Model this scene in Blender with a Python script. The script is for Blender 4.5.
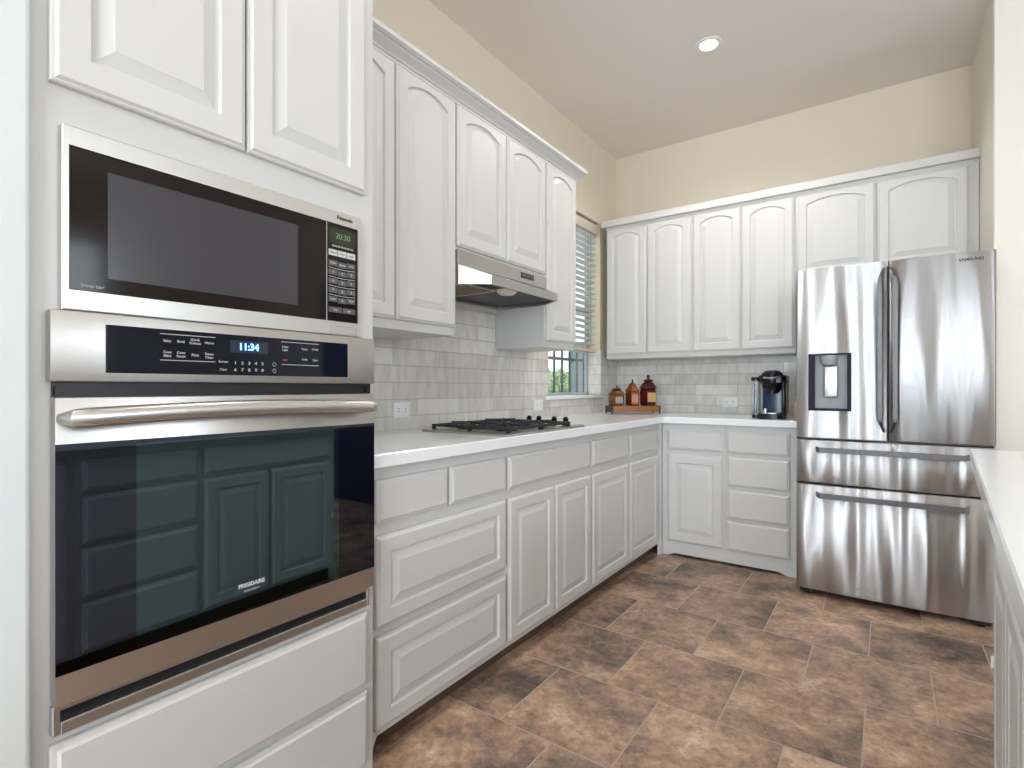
import bpy, bmesh, math, random
from mathutils import Vector, Matrix
random.seed(7)
SC = bpy.context.scene
PI = math.pi
for o in list(bpy.data.objects): bpy.data.objects.remove(o)

# ------------------------------------------------------------------ camera
cam_d = bpy.data.cameras.new('camera'); cam = bpy.data.objects.new('camera', cam_d)
SC.collection.objects.link(cam); SC.camera = cam
cam.location = (1.847, 0.0, 1.107)
cam.rotation_euler = (PI/2, 0, math.radians(35.265))
cam_d.sensor_width = 36; cam_d.lens = 528.79/1024*36
cam_d.shift_y = 3.516/1024; cam_d.clip_start = 0.01; cam_d.clip_end = 200

# ------------------------------------------------------------------ view, sky
SC.view_settings.view_transform = 'Standard'; SC.view_settings.look = 'None'
SC.view_settings.gamma = 1.0; SC.view_settings.use_curve_mapping = False
SC.view_settings.exposure = 0.10
W = bpy.data.worlds.new('sky'); SC.world = W; W.use_nodes = True
nt = W.node_tree; bg = nt.nodes['Background']
sky = nt.nodes.new('ShaderNodeTexSky'); sky.sky_type = 'HOSEK_WILKIE'; sky.turbidity = 4
sky.sun_direction = (0.3, -0.5, 0.8); sky.ground_albedo = 0.4
mixw = nt.nodes.new('ShaderNodeMixRGB'); mixw.inputs[0].default_value = 0.65
mixw.inputs[2].default_value = (0.9, 0.95, 1.0, 1)
nt.links.new(sky.outputs[0], mixw.inputs[1]); nt.links.new(mixw.outputs[0], bg.inputs[0])
bg.inputs[1].default_value = 2.2

def area(name, loc, rot, sx, sy, power, col):
    l = bpy.data.lights.new(name, 'AREA'); l.shape = 'RECTANGLE'; l.size = sx; l.size_y = sy
    l.energy = power; l.color = col
    o = bpy.data.objects.new(name, l); o.location = loc; o.rotation_euler = rot
    SC.collection.objects.link(o); return o
ROOM_R, ROOM_B, ZC = 5.6, -4.2, 3.02
DAY = (0.80, 0.91, 1.0)
REAR_WIN = [(0.55, 1.65), (2.05, 3.15), (3.55, 4.65)]          # x ranges, z .35 .. 2.6
SIDE_WIN = [(-3.3, -2.1), (-1.5, -0.3), (0.5, 1.9)]            # y ranges
for a, b in REAR_WIN:
    area('daylight_window', ((a+b)/2, ROOM_B-0.14, 1.45), (PI/2, 0, 0), b-a, 2.1, 92, DAY)
for (a, b), pw in zip(SIDE_WIN, (8, 12, 42)):
    area('daylight_window', (ROOM_R+0.14, (a+b)/2, 1.95), (PI/2, 0, PI/2), b-a, 1.1, pw, DAY)

# ------------------------------------------------------------------ materials
def lin(r, g, b):
    f = lambda c: (c/255/12.92) if c/255 <= .04045 else ((c/255+.055)/1.055)**2.4
    return (f(r), f(g), f(b), 1)
class N:
    def __init__(s, name):
        s.m = bpy.data.materials.new(name); s.m.use_nodes = True; s.t = s.m.node_tree
        s.b = s.t.nodes['Principled BSDF']
    def n(s, typ, **kw):
        x = s.t.nodes.new('ShaderNode'+typ)
        for k, v in kw.items():
            if k in x.inputs.keys() if isinstance(k, str) else False: x.inputs[k].default_value = v
            else: setattr(x, k, v)
        return x
    def l(s, a, b): s.t.links.new(a, b)
    def set(s, **kw):
        for k, v in kw.items(): s.b.inputs[k.replace('_', ' ')].default_value = v
        return s
def plain(name, col, rough=.5, metal=0, bump=0, bscale=60, **kw):
    a = N(name); a.set(Base_Color=col, Roughness=rough, Metallic=metal, **kw)
    tc = a.n('TexCoord'); nz = a.n('TexNoise'); nz.inputs['Scale'].default_value = bscale
    nz.inputs['Detail'].default_value = 3
    a.l(tc.outputs['Object'], nz.inputs['Vector'])
    mr = a.n('MapRange'); mr.inputs['To Min'].default_value = max(0, rough-.03); mr.inputs['To Max'].default_value = rough+.03
    a.l(nz.outputs['Fac'], mr.inputs['Value']); a.l(mr.outputs[0], a.b.inputs['Roughness'])
    if bump:
        bp = a.n('Bump'); bp.inputs['Strength'].default_value = bump; bp.inputs['Distance'].default_value = .002
        a.l(nz.outputs['Fac'], bp.inputs['Height']); a.l(bp.outputs[0], a.b.inputs['Normal'])
    return a.m
def glow(name, col, strength):
    a = N(name); a.set(Base_Color=(0, 0, 0, 1), Roughness=.4)
    a.b.inputs['Emission Color'].default_value = col; a.b.inputs['Emission Strength'].default_value = strength
    return a.m
M_cab = plain('cabinet_paint', (.635, .628, .622, 1), .42, bump=.03, bscale=90)
M_wall = plain('wall_paint', (.78, .69, .565, 1), .75, bump=.15, bscale=140)
M_ceil = plain('ceiling_paint', (.84, .795, .735, 1), .85, bump=.15, bscale=140)
M_wallr = plain('daylight_washed_wall', (.78, .74, .66, 1), .7, bump=.12, bscale=140)  # beige wall colour with the wash of nearby daylight mixed in
M_white = plain('offwhite_daylit_wall', (.68, .71, .72, 1), .6, bump=.1, bscale=140)  # off-white wall, cool window daylight mixed into the colour
M_quartz = plain('white_quartz', (.84, .86, .88, 1), .16, bscale=300)
M_plastic = plain('white_plastic', (.85, .85, .85, 1), .3)
M_slat = plain('blind_slat_white', (.82, .83, .84, 1), .4)
M_railtan = plain('blind_rail_tan', (.70, .54, .40, 1), .5)
M_black = plain('black_enamel', (.006, .006, .009, 1), .22, Specular_IOR_Level=.3)
M_iron = plain('cast_iron', (.018, .018, .022, 1), .45, bump=.3, bscale=200)
M_darkplastic = plain('dark_plastic', (.03, .03, .035, 1), .4)
M_grey = plain('grey_plastic', (.35, .35, .38, 1), .35)
M_slot = plain('vent_black', (.006, .006, .01, 1), .4)
M_mwglass = plain('microwave_glass', (.012, .008, .008, 1), .10, Specular_IOR_Level=.25)
M_mwwin = plain('microwave_window', (.050, .048, .056, 1), .2, Specular_IOR_Level=.4)
M_silk = plain('silver_print', (.6, .6, .62, 1), .4)
M_dkprint = plain('dark_print', (.05, .05, .05, 1), .4)
M_btn = plain('keypad_grey', (.10, .10, .105, 1), .4)
M_btnw = plain('keypad_light', (.6, .6, .6, 1), .4)
M_blueglow = glow('display_blue', (.12, .35, 1, 1), 5)
M_greenglow = glow('display_green', (.35, .6, .25, 1), .45)
M_lampglow = glow('lamp_glow', (1, .96, .9, 1), 14)
M_red = plain('red_print', (.5, .06, .05, 1), .4)
M_lens = plain('hood_lamp_lens', (.75, .70, .55, 1), .35)
M_rubber = plain('rubber_foot', (.015, .015, .015, 1), .6)
M_board = plain('board_wood', (.50, .30, .19, 1), .5)
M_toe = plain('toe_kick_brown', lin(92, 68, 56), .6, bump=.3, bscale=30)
M_bar = plain('fence_black', (.03, .035, .04, 1), .4)
M_siding = plain('siding_grey', (.22, .30, .32, 1), .7)
M_grass = plain('lawn_green', (.22, .36, .10, 1), .9, bump=.5, bscale=30)
M_vinyl = plain('window_vinyl', (.42, .50, .52, 1), .4)

def metal(name, col, rough, aniso=0., streak=0., sdir='z', wav=0.):
    a = N(name); a.set(Base_Color=col, Metallic=1.0, Roughness=rough)
    tc = a.n('TexCoord'); mp = a.n('Mapping')
    a.l(tc.outputs['Object'], mp.inputs['Vector'])
    mp.inputs['Scale'].default_value = (3, 3, 300) if sdir == 'z' else (260, 3, 260) if sdir == 'y' else (3, 260, 260)
    nz = a.n('TexNoise'); nz.inputs['Scale'].default_value = 1; nz.inputs['Detail'].default_value = 2
    a.l(mp.outputs[0], nz.inputs['Vector'])
    bp = a.n('Bump'); bp.inputs['Strength'].default_value = streak; bp.inputs['Distance'].default_value = .0006
    a.l(nz.outputs['Fac'], bp.inputs['Height'])
    last = bp
    if aniso:
        tg = a.n('Tangent'); tg.direction_type = 'RADIAL'; tg.axis = 'Z'; a.l(tg.outputs[0], a.b.inputs['Tangent'])
        a.set(Anisotropic=aniso, Anisotropic_Rotation=.25)
    if wav:
        mp2 = a.n('Mapping'); a.l(tc.outputs['Object'], mp2.inputs['Vector'])
        mp2.inputs['Scale'].default_value = (7, 7, .55)
        n2 = a.n('TexNoise'); n2.inputs['Scale'].default_value = 1; n2.inputs['Detail'].default_value = 1.2
        a.l(mp2.outputs[0], n2.inputs['Vector'])
        b2 = a.n('Bump'); b2.inputs['Strength'].default_value = 1; b2.inputs['Distance'].default_value = wav
        a.l(n2.outputs['Fac'], b2.inputs['Height']); a.l(bp.outputs[0], b2.inputs['Normal']); last = b2
    a.l(last.outputs[0], a.b.inputs['Normal'])
    mr = a.n('MapRange'); mr.inputs['To Min'].default_value = rough*.8; mr.inputs['To Max'].default_value = rough*1.25
    a.l(nz.outputs['Fac'], mr.inputs['Value']); a.l(mr.outputs[0], a.b.inputs['Roughness'])
    return a.m
M_steel = metal('brushed_steel', (.52, .505, .49, 1), .33, streak=.25, sdir='y')
M_fridge = metal('fridge_steel', (.50, .50, .51, 1), .36, aniso=.97, streak=0.0, sdir='z', wav=.045)
M_fhandle = metal('fridge_handle_steel', (.17, .165, .17, 1), .5, streak=.05, sdir='z')
M_chrome = metal('polished_steel', (.66, .655, .65, 1), .28)
M_ovenglass = metal('oven_door_glass', (.085, .095, .13, 1), .025)
M_ovenwin = metal('oven_window_glass', (.12, .19, .22, 1), .025)
M_panelglass = plain('oven_panel_glass', (.004, .006, .016, 1), .05, Specular_IOR_Level=.3)
M_copper = metal('copper_glaze', (.34, .11, .055, 1), .4)
M_bronze = metal('bronze_glaze', (.22, .10, .04, 1), .45)
M_maroon = plain('maroon_glaze', (.055, .007, .007, 1), .2)
M_amber = plain('amber_wood', (.26, .095, .018, 1), .35, bump=.2, bscale=20)
M_darkiron = plain('dark_finial', (.02, .02, .02, 1), .4)
M_labeltan = plain('label_tan', (.55, .32, .13, 1), .6)
M_labelpink = plain('label_rose', (.52, .25, .16, 1), .6)
M_labelgrey = plain('label_grey', (.30, .28, .25, 1), .6)
M_mwtrim = metal('microwave_steel', (.66, .655, .65, 1), .36, streak=.1, sdir='y')

def tile_mat(name, axes, ox, oy, bw, rh, mortar, c1, c2, cm, rough, bump=.4, msmooth=.1, offset=.5):
    a = N(name); tc = a.n('TexCoord'); sp = a.n('SeparateXYZ'); cb = a.n('CombineXYZ')
    a.l(tc.outputs['Object'], sp.inputs[0])
    for k, (ax, off) in enumerate(zip(axes, (ox, oy))):
        ad = a.n('Math', operation='ADD'); ad.inputs[1].default_value = off
        a.l(sp.outputs['XYZ'.index(ax)], ad.inputs[0]); a.l(ad.outputs[0], cb.inputs[k])
    br = a.n('TexBrick'); br.offset = offset; br.offset_frequency = 2
    br.inputs['Scale'].default_value = 1; br.inputs['Brick Width'].default_value = bw
    br.inputs['Row Height'].default_value = rh; br.inputs['Mortar Size'].default_value = mortar
    br.inputs['Mortar Smooth'].default_value = msmooth
    br.inputs['Color1'].default_value = (0, 0, 0, 1); br.inputs['Color2'].default_value = (1, 1, 1, 1)
    br.inputs['Mortar'].default_value = (.5, .5, .5, 1)
    a.l(cb.outputs[0], br.inputs['Vector'])
    return a, tc, cb, br
def backsplash(name, axes, ox):
    a, tc, cb, br = tile_mat(name, axes, ox, 10*.0785-.895, .305, .0785, .0016, None, None, None, .15)
    mx = a.n('MixRGB'); mx.inputs[1].default_value = (.44, .42, .39, 1); mx.inputs[2].default_value = (.80, .775, .735, 1)
    # soft mottling inside each tile, and lighter grout
    mp = a.n('Mapping'); mp.inputs['Scale'].default_value = (9, 9, 2.5); a.l(tc.outputs['Object'], mp.inputs['Vector'])
    nz = a.n('TexNoise'); nz.inputs['Scale'].default_value = 3; nz.inputs['Detail'].default_value = 3
    a.l(mp.outputs[0], nz.inputs['Vector'])
    ad = a.n('Math', operation='MULTIPLY'); ad.inputs[1].default_value = .9
    a.l(nz.outputs['Fac'], ad.inputs[0])
    av = a.n('Math', operation='MULTIPLY_ADD'); av.inputs[1].default_value = .5
    a.l(br.outputs['Color'], av.inputs[0]); a.l(ad.outputs[0], av.inputs[2]); a.l(av.outputs[0], mx.inputs[0])
    m2 = a.n('MixRGB'); m2.inputs[2].default_value = (.40, .39, .37, 1)
    a.l(mx.outputs[0], m2.inputs[1]); a.l(br.outputs['Fac'], m2.inputs[0]); a.l(m2.outputs[0], a.b.inputs['Base Color'])
    rr = a.n('MapRange'); rr.inputs['To Min'].default_value = .16; rr.inputs['To Max'].default_value = .7
    a.l(br.outputs['Fac'], rr.inputs['Value']); a.l(rr.outputs[0], a.b.inputs['Roughness'])
    bp = a.n('Bump'); bp.inputs['Strength'].default_value = .6; bp.inputs['Distance'].default_value = .003; bp.invert = True
    a.l(br.outputs['Fac'], bp.inputs['Height'])
    b2 = a.n('Bump'); b2.inputs['Strength'].default_value = .5; b2.inputs['Distance'].default_value = .004
    a.l(nz.outputs['Fac'], b2.inputs['Height']); a.l(bp.outputs[0], b2.inputs['Normal']); a.l(b2.outputs[0], a.b.inputs['Normal'])
    return a.m
M_tileL = backsplash('subway_tile_left', 'YZ', .02)
M_tileB = backsplash('subway_tile_back', 'XZ', .11)

def floor_mat():
    a, tc, cb, br = tile_mat('slate_floor_tile', 'XY', -.995+2.5*.397+.397*10, -1.82+.4035*20, .397, .4035, .0024, None, None, None, .5)
    # shift the marbling tile by tile
    mul = a.n('VectorMath', operation='SCALE'); mul.inputs['Scale'].default_value = 37.0
    a.l(br.outputs['Color'], mul.inputs[0])
    add = a.n('VectorMath', operation='ADD'); a.l(tc.outputs['Object'], add.inputs[0]); a.l(mul.outputs[0], add.inputs[1])
    n1 = a.n('TexNoise'); n1.inputs['Scale'].default_value = 4.2; n1.inputs['Detail'].default_value = 10; n1.inputs['Roughness'].default_value = .72
    n1.inputs['Distortion'].default_value = .35; a.l(add.outputs[0], n1.inputs['Vector'])
    r1 = a.n('ValToRGB'); e = r1.color_ramp.elements
    e[0].position = .30; e[0].color = lin(90, 79, 73); e[1].position = .72; e[1].color = lin(202, 178, 158)
    x = e.new(.42); x.color = lin(132, 112, 99); x = e.new(.52); x.color = lin(162, 134, 115); x = e.new(.61); x.color = lin(178, 150, 128)
    nb = a.n('TexNoise'); nb.inputs['Scale'].default_value = 2.6; nb.inputs['Detail'].default_value = 2; a.l(add.outputs[0], nb.inputs['Vector'])
    mb_ = a.n('Math', operation='MULTIPLY_ADD'); mb_.inputs[1].default_value = .75; mb_.inputs[2].default_value = -.375; a.l(nb.outputs['Fac'], mb_.inputs[0])
    ab = a.n('Math', operation='ADD'); a.l(n1.outputs['Fac'], ab.inputs[0]); a.l(mb_.outputs[0], ab.inputs[1]); a.l(ab.outputs[0], r1.inputs[0])
    n2 = a.n('TexNoise'); n2.inputs['Scale'].default_value = 30; n2.inputs['Detail'].default_value = 8; n2.inputs['Roughness'].default_value = .75
    a.l(add.outputs[0], n2.inputs['Vector'])
    r2 = a.n('ValToRGB'); r2.color_ramp.elements[0].position = .3; r2.color_ramp.elements[0].color = (.48, .455, .44, 1)
    r2.color_ramp.elements[1].position = .7; r2.color_ramp.elements[1].color = (1.62, 1.58, 1.55, 1)
    a.l(n2.outputs['Fac'], r2.inputs[0])
    mm = a.n('MixRGB', blend_type='MULTIPLY'); mm.inputs[0].default_value = 1.0
    a.l(r1.outputs[0], mm.inputs[1]); a.l(r2.outputs[0], mm.inputs[2])
    tv = a.n('MapRange'); tv.inputs['To Min'].default_value = .86; tv.inputs['To Max'].default_value = 1.12
    a.l(br.outputs['Color'], tv.inputs['Value'])
    m3 = a.n('VectorMath', operation='SCALE'); a.l(mm.outputs[0], m3.inputs[0]); a.l(tv.outputs[0], m3.inputs['Scale'])
    # pale crackle veins
    n3 = a.n('TexNoise'); n3.inputs['Scale'].default_value = 6; n3.inputs['Detail'].default_value = 5; n3.inputs['Distortion'].default_value = 1.5
    a.l(add.outputs[0], n3.inputs['Vector'])
    r3 = a.n('ValToRGB'); q = r3.color_ramp.elements
    q[0].position = .485; q[0].color = (0, 0, 0, 1); q[1].position = .515; q[1].color = (0, 0, 0, 1); y = q.new(.5); y.color = (.35, .35, .35, 1)
    a.l(n3.outputs['Fac'], r3.inputs[0])
    m4 = a.n('MixRGB'); m4.inputs[2].default_value = lin(190, 160, 138); a.l(r3.outputs[0], m4.inputs[0]); a.l(m3.outputs[0], m4.inputs[1])
    m5 = a.n('MixRGB'); m5.inputs[2].default_value = lin(184, 164, 147); a.l(br.outputs['Fac'], m5.inputs[0]); a.l(m4.outputs[0], m5.inputs[1])
    a.l(m5.outputs[0], a.b.inputs['Base Color'])
    rr = a.n('MapRange'); rr.inputs['To Min'].default_value = .32; rr.inputs['To Max'].default_value = .55
    a.l(n2.outputs['Fac'], rr.inputs['Value']); a.l(rr.outputs[0], a.b.inputs['Roughness'])
    bp = a.n('Bump'); bp.inputs['Strength'].default_value = .6; bp.inputs['Distance'].default_value = .003; bp.invert = True
    a.l(br.outputs['Fac'], bp.inputs['Height'])
    b2 = a.n('Bump'); b2.inputs['Strength'].default_value = .5; b2.inputs['Distance'].default_value = .005
    a.l(n1.outputs['Fac'], b2.inputs['Height']); a.l(bp.outputs[0], b2.inputs['Normal']); a.l(b2.outputs[0], a.b.inputs['Normal'])
    return a.m
M_floor = floor_mat()
def leaf_mat():
    a = N('hedge_leaves'); tc = a.n('TexCoord'); nz = a.n('TexNoise'); nz.inputs['Scale'].default_value = 14; nz.inputs['Detail'].default_value = 4
    a.l(tc.outputs['Object'], nz.inputs['Vector']); r = a.n('ValToRGB')
    r.color_ramp.elements[0].position = .35; r.color_ramp.elements[0].color = (.06, .14, .03, 1)
    r.color_ramp.elements[1].position = .65; r.color_ramp.elements[1].color = (.55, .72, .38, 1)
    a.l(nz.outputs['Fac'], r.inputs[0]); a.l(r.outputs[0], a.b.inputs['Base Color']); a.set(Roughness=.6); return a.m
M_leaf = leaf_mat()
def glass(name, col=(1, 1, 1, 1), rough=0):
    a = N(name); a.set(Base_Color=col, Roughness=rough, IOR=1.45); a.b.inputs['Transmission Weight'].default_value = 1; return a.m
M_glass = glass('window_glass'); M_tank = glass('reservoir_plastic', (.75, .78, .82, 1), .08)

# ------------------------------------------------------------------ mesh helpers
def B(): return bmesh.new()
def box(bm, x0, x1, y0, y1, z0, z1, bev=0, M=None, seg=1):
    vs = [bm.verts.new((x, y, z)) for x in (x0, x1) for y in (y0, y1) for z in (z0, z1)]
    fs = [bm.faces.new([vs[i] for i in q]) for q in ((0, 1, 3, 2), (4, 6, 7, 5), (0, 4, 5, 1), (2, 3, 7, 6), (0, 2, 6, 4), (1, 5, 7, 3))]
    allv = vs
    if bev:
        es = list({e for f in fs for e in f.edges})
        r = bmesh.ops.bevel(bm, geom=es, offset=bev, segments=seg, profile=.5, affect='EDGES')
        allv = list({v for f in r['faces'] for v in f.verts} | {v for v in vs if v.is_valid})
    if M:
        for v in allv: v.co = Vector(M(*v.co))
    return allv
def mbox(bm, M, u0, u1, n0, n1, z0, z1, bev=0, seg=1): return box(bm, u0, u1, n0, n1, z0, z1, bev, M, seg)
def loft(bm, loops, cap0=True, cap1=True, closed=True):
    L = [[bm.verts.new(p) for p in lp] for lp in loops]
    for a, b in zip(L, L[1:]):
        n = len(a)
        for i in range(n if closed else n-1):
            j = (i+1) % n
            try: bm.faces.new((a[i], a[j], b[j], b[i]))
            except ValueError: pass
    if cap0: bm.faces.new(L[0])
    if cap1: bm.faces.new(L[-1])
def tube(bm, pts, r, seg=10, rz=None):
    pts = [Vector(p) for p in pts]; loops = []
    for i, p in enumerate(pts):
        d = (pts[min(i+1, len(pts)-1)]-pts[max(i-1, 0)]).normalized()
        up = Vector((0, 0, 1)) if abs(d.z) < .9 else Vector((0, 1, 0))
        a = d.cross(up).normalized(); b = a.cross(d).normalized()
        rr = r[i] if isinstance(r, (list, tuple)) else r
        ra, rb = (rr if isinstance(rr, (list, tuple)) else (rr, rr))
        loops.append([p+a*ra*math.cos(t)+b*rb*math.sin(t) for t in [2*PI*k/seg for k in range(seg)]])
    loft(bm, loops)
def lathe(bm, prof, c, seg=24, axis='z', rot=0, sq=1):
    loops = []
    for r, h in prof:
        lp = []
        for k in range(seg):
            t = 2*PI*k/seg+rot
            a, b = r*math.cos(t), r*math.sin(t)*sq
            lp.append({'z': (c[0]+a, c[1]+b, c[2]+h), 'x': (c[0]+h, c[1]+a, c[2]+b), 'y': (c[0]+a, c[1]+h, c[2]+b)}[axis])
        loops.append(lp)
    loft(bm, loops)
def extr(bm, poly, h0, h1, f):
    """prism: poly in 2-D, f(a,b,h) -> xyz"""
    loft(bm, [[f(a, b, h0) for a, b in poly], [f(a, b, h1) for a, b in poly]])
def obj(name, bm, mat, parent=None, label=None, smooth=True, ang=35):
    bmesh.ops.recalc_face_normals(bm, faces=bm.faces)
    if smooth:
        for f in bm.faces: f.smooth = True
        for e in bm.edges: e.smooth = len(e.link_faces) == 2 and e.calc_face_angle(0) < math.radians(ang)
    me = bpy.data.meshes.new(name)
    off = Vector((0, 0, 0))
    q = parent
    while q is not None: off += q.location; q = q.parent
    if off.length: bmesh.ops.translate(bm, verts=bm.verts, vec=-off)
    bm.to_mesh(me); bm.free(); me.materials.append(mat)
    o = bpy.data.objects.new(name, me); SC.collection.objects.link(o)
    if parent is not None: o.parent = parent
    if label: o['label'] = label
    return o
def thing(name, label, cat, loc, group=None):
    o = bpy.data.objects.new(name, None); o.empty_display_size = .1; SC.collection.objects.link(o)
    o.location = loc; o['label'] = label; o['category'] = cat
    if group: o['group'] = group
    return o
def tag(o, label, cat, group=None):
    o['label'] = label; o['category'] = cat
    if group: o['group'] = group
    return o
def struct(name, bm, mat, parent=None, label=None, **k):
    o = obj(name, bm, mat, parent, **k)
    if parent is None: o['kind'] = 'structure'
    if label: o['label'] = label
    return o
def text(name, s, size, M, u, n, z, mat, parent, sx=1.0, align='CENTER', bold=0):
    c = bpy.data.curves.new('lettering', 'FONT'); c.body = s; c.size = size; c.align_x = align; c.align_y = 'CENTER'
    c.extrude = .0004; c.offset = bold
    c.resolution_u = 3
    t = bpy.data.objects.new('tmp', c); SC.collection.objects.link(t)
    dg = bpy.context.evaluated_depsgraph_get(); me = bpy.data.meshes.new_from_object(t.evaluated_get(dg))
    bpy.data.objects.remove(t)
    bm = B(); bm.from_mesh(me); bpy.data.meshes.remove(me)
    for v in bm.verts: v.co = Vector(M(u+v.co.x*sx, n+v.co.z, z+v.co.y))
    return obj(name, bm, mat, parent, smooth=False)
ML = lambda x0: (lambda u, n, z: (x0+n, u, z))
MBk = lambda y0: (lambda u, n, z: (u, y0-n, z))
EX0, SL = 1.8995, .0745; DL = math.hypot(1, SL); DX, DY = SL/DL, 1/DL
def MP(back):                                   # peninsula: u = distance along y, n = out of its kitchen face
    return lambda u, n, z: (EX0+SL*u+(back-n)*DY, u-(back-n)*DX, z)

def panel_door(bm, M, u0, u1, z0, z1, t=.021, s=.052, arch=0., slope=.026):
    """raised panel door, n = 0 at the face frame"""
    K = 14 if arch else 2
    def loop(d, n, a, inset):
        l, r, b, tp = u0+d, u1-d, z0+d, z1-d
        if inset: tp = z1-d*(.62 if arch else 1)
        pts = [M(l, n, b), M(r, n, b)]
        c = (l+r)/2; hw = (r-l)/2
        for k in range(K):
            u = r+(l-r)*k/(K-1); w = abs((u-c)/hw)
            pts.append(M(u, n, tp-a*(w*w)*(1 if w < .999 else 1)))
        return pts
    L = [loop(0, 0, 0, 0), loop(0, t-.009, 0, 0), loop(.003, t-.006, 0, 0), loop(.006, t-.0055, 0, 0), loop(.011, t, 0, 0),
         loop(s, t, arch, 1), loop(s+.004, t-.009, arch, 1), loop(s+.009, t-.009, arch, 1), loop(s+.009+slope, t-.001, arch, 1), loop(s+.011+slope, t, arch, 1)]
    loft(bm, L)
def slab_front(bm, M, u0, u1, z0, z1, t=.021):
    def loop(d, n): return [M(u0+d, n, z0+d), M(u1-d, n, z0+d), M(u1-d, n, z1-d), M(u0+d, n, z1-d)]
    loft(bm, [loop(0, 0), loop(0, t-.010), loop(.003, t-.006), loop(.009, t-.0045), loop(.014, t)])
def sweep(bm, path, prof, side=1):
    """closed profile (out, z) along a plan polyline; side=1 offsets to the right of travel"""
    P = [Vector((p[0], p[1])) for p in path]; loops = []
    for i, p in enumerate(P):
        ns = []
        if i > 0: d = (P[i]-P[i-1]).normalized(); ns.append(Vector((d.y, -d.x))*side)
        if i < len(P)-1: d = (P[i+1]-P[i]).normalized(); ns.append(Vector((d.y, -d.x))*side)
        m = ns[0] if len(ns) == 1 else (ns[0]+ns[1])/(1+ns[0].dot(ns[1]))
        loops.append([(p.x+m.x*o, p.y+m.y*o, z) for o, z in prof])
    loft(bm, loops)

# ================================================================== SETTING
YB, XR = 4.13, 2.261
WY0, WY1, WZ0, WZ1 = 3.02, 3.815, 1.05, 2.40
bm = B(); box(bm, -.3, ROOM_R+.12, ROOM_B-.12, YB+.12, -.06, 0); struct('floor', bm, M_floor, smooth=False)
# ceiling with round holes for the can lights
LR = .052; CANS = [(1.04, 3.042), (1.04, 1.3), (1.04, -.6), (1.04, -2.6)]  # first can is in view; the other three are added to brighten the kitchen
CANX = 1.04
bm = B(); cs = 32
X0, X1, Y0, Y1 = -.15, ROOM_R+.12, ROOM_B-.12, YB+.12
def quad(a, b, c, d): bm.faces.new([bm.verts.new(p) for p in ((a, c, ZC), (b, c, ZC), (b, d, ZC), (a, d, ZC))])
quad(X0, CANX-.3, Y0, Y1); quad(CANX+.3, X1, Y0, Y1); yprev = Y0
for LX, LY in sorted(CANS, key=lambda c: c[1]):
    ring = [(LX+LR*math.cos(2*PI*k/cs), LY+LR*math.sin(2*PI*k/cs)) for k in range(cs)]
    def outer(k):
        t = 2*PI*k/cs; c, s_ = math.cos(t), math.sin(t); m = .3/max(abs(c), abs(s_)); return (LX+m*c, LY+m*s_)
    loft(bm, [[(x, y, ZC) for x, y in ring], [(*outer(k), ZC) for k in range(cs)]], False, False)
    quad(CANX-.3, CANX+.3, yprev, LY-.3); yprev = LY+.3
quad(CANX-.3, CANX+.3, yprev, Y1)
bmesh.ops.remove_doubles(bm, verts=bm.verts, dist=1e-5)
box(bm, X0, X1, Y0, Y1, ZC+.14, ZC+.2)
struct('ceiling', bm, M_ceil, smooth=False)
# left wall with the window opening
bm = B()
for a, b, c, d in ((-.0, WY0, 0, ZC), (WY1, YB, 0, ZC), (WY0, WY1, 0, WZ0-.025), (WY0, WY1, WZ1, ZC)):
    box(bm, -.13, 0, a, b, c, d)
box(bm, -.13, 0, ROOM_B, 0, 0, ZC)
struct('wall_left', bm, M_wall, smooth=False)
bm = B(); box(bm, -.13, XR, YB, YB+.12, 0, ZC); struct('wall_back', bm, M_wall, smooth=False)
# wall block closing the fridge alcove on the right
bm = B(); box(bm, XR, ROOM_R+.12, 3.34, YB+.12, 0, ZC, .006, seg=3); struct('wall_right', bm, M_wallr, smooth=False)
bm = B(); box(bm, 3.15, 4.25, 3.325, 3.3395, 0, 2.15)
d_ = struct('added_dark_door', bm, plain('added_door_navy', (.012, .018, .045, 1), .5), smooth=False)  # unseen door, added so the oven glass has something dark to reflect
bm = B(); lathe(bm, [(.001, 0), (.025, .01), (.025, .035), (.01, .05), (.01, .06)], (3.24, 3.265, 1.0), 16, axis='y'); obj('added_door_knob', bm, M_chrome, d_)
# near left wall end with rounded corner, beside the oven tower
bm = B()
poly = [(0.0, -2.2), (.672, -2.2), (.672, .252)]+[(.664+.008*math.cos(t), .252+.008*math.sin(t)) for t in (0, .4, .8, 1.2, 1.57)]+[(0.0, .26)]
extr(bm, poly, 0, ZC, lambda a, b, h: (a, b, h)); struct('wall_near', bm, M_white)
# far walls of the open room behind the camera, with windows
bm = B(); z0, z1 = .4, 2.5; x = -.13
for a, b in REAR_WIN: box(bm, x, a, ROOM_B-.12, ROOM_B, 0, ZC); box(bm, a, b, ROOM_B-.12, ROOM_B, 0, z0); box(bm, a, b, ROOM_B-.12, ROOM_B, z1, ZC); x = b
box(bm, x, ROOM_R, ROOM_B-.12, ROOM_B, 0, ZC); struct('wall_rear', bm, M_wall, smooth=False)
bm = B(); y = ROOM_B-.12; z0, z1 = .5, 2.5
for a, b in SIDE_WIN: box(bm, ROOM_R, ROOM_R+.12, y, a, 0, ZC); box(bm, ROOM_R, ROOM_R+.12, a, b, 0, z0); box(bm, ROOM_R, ROOM_R+.12, a, b, z1, ZC); y = b
box(bm, ROOM_R, ROOM_R+.12, y, 3.34, 0, ZC); struct('wall_side', bm, M_wall, smooth=False)
k = 2
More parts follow.
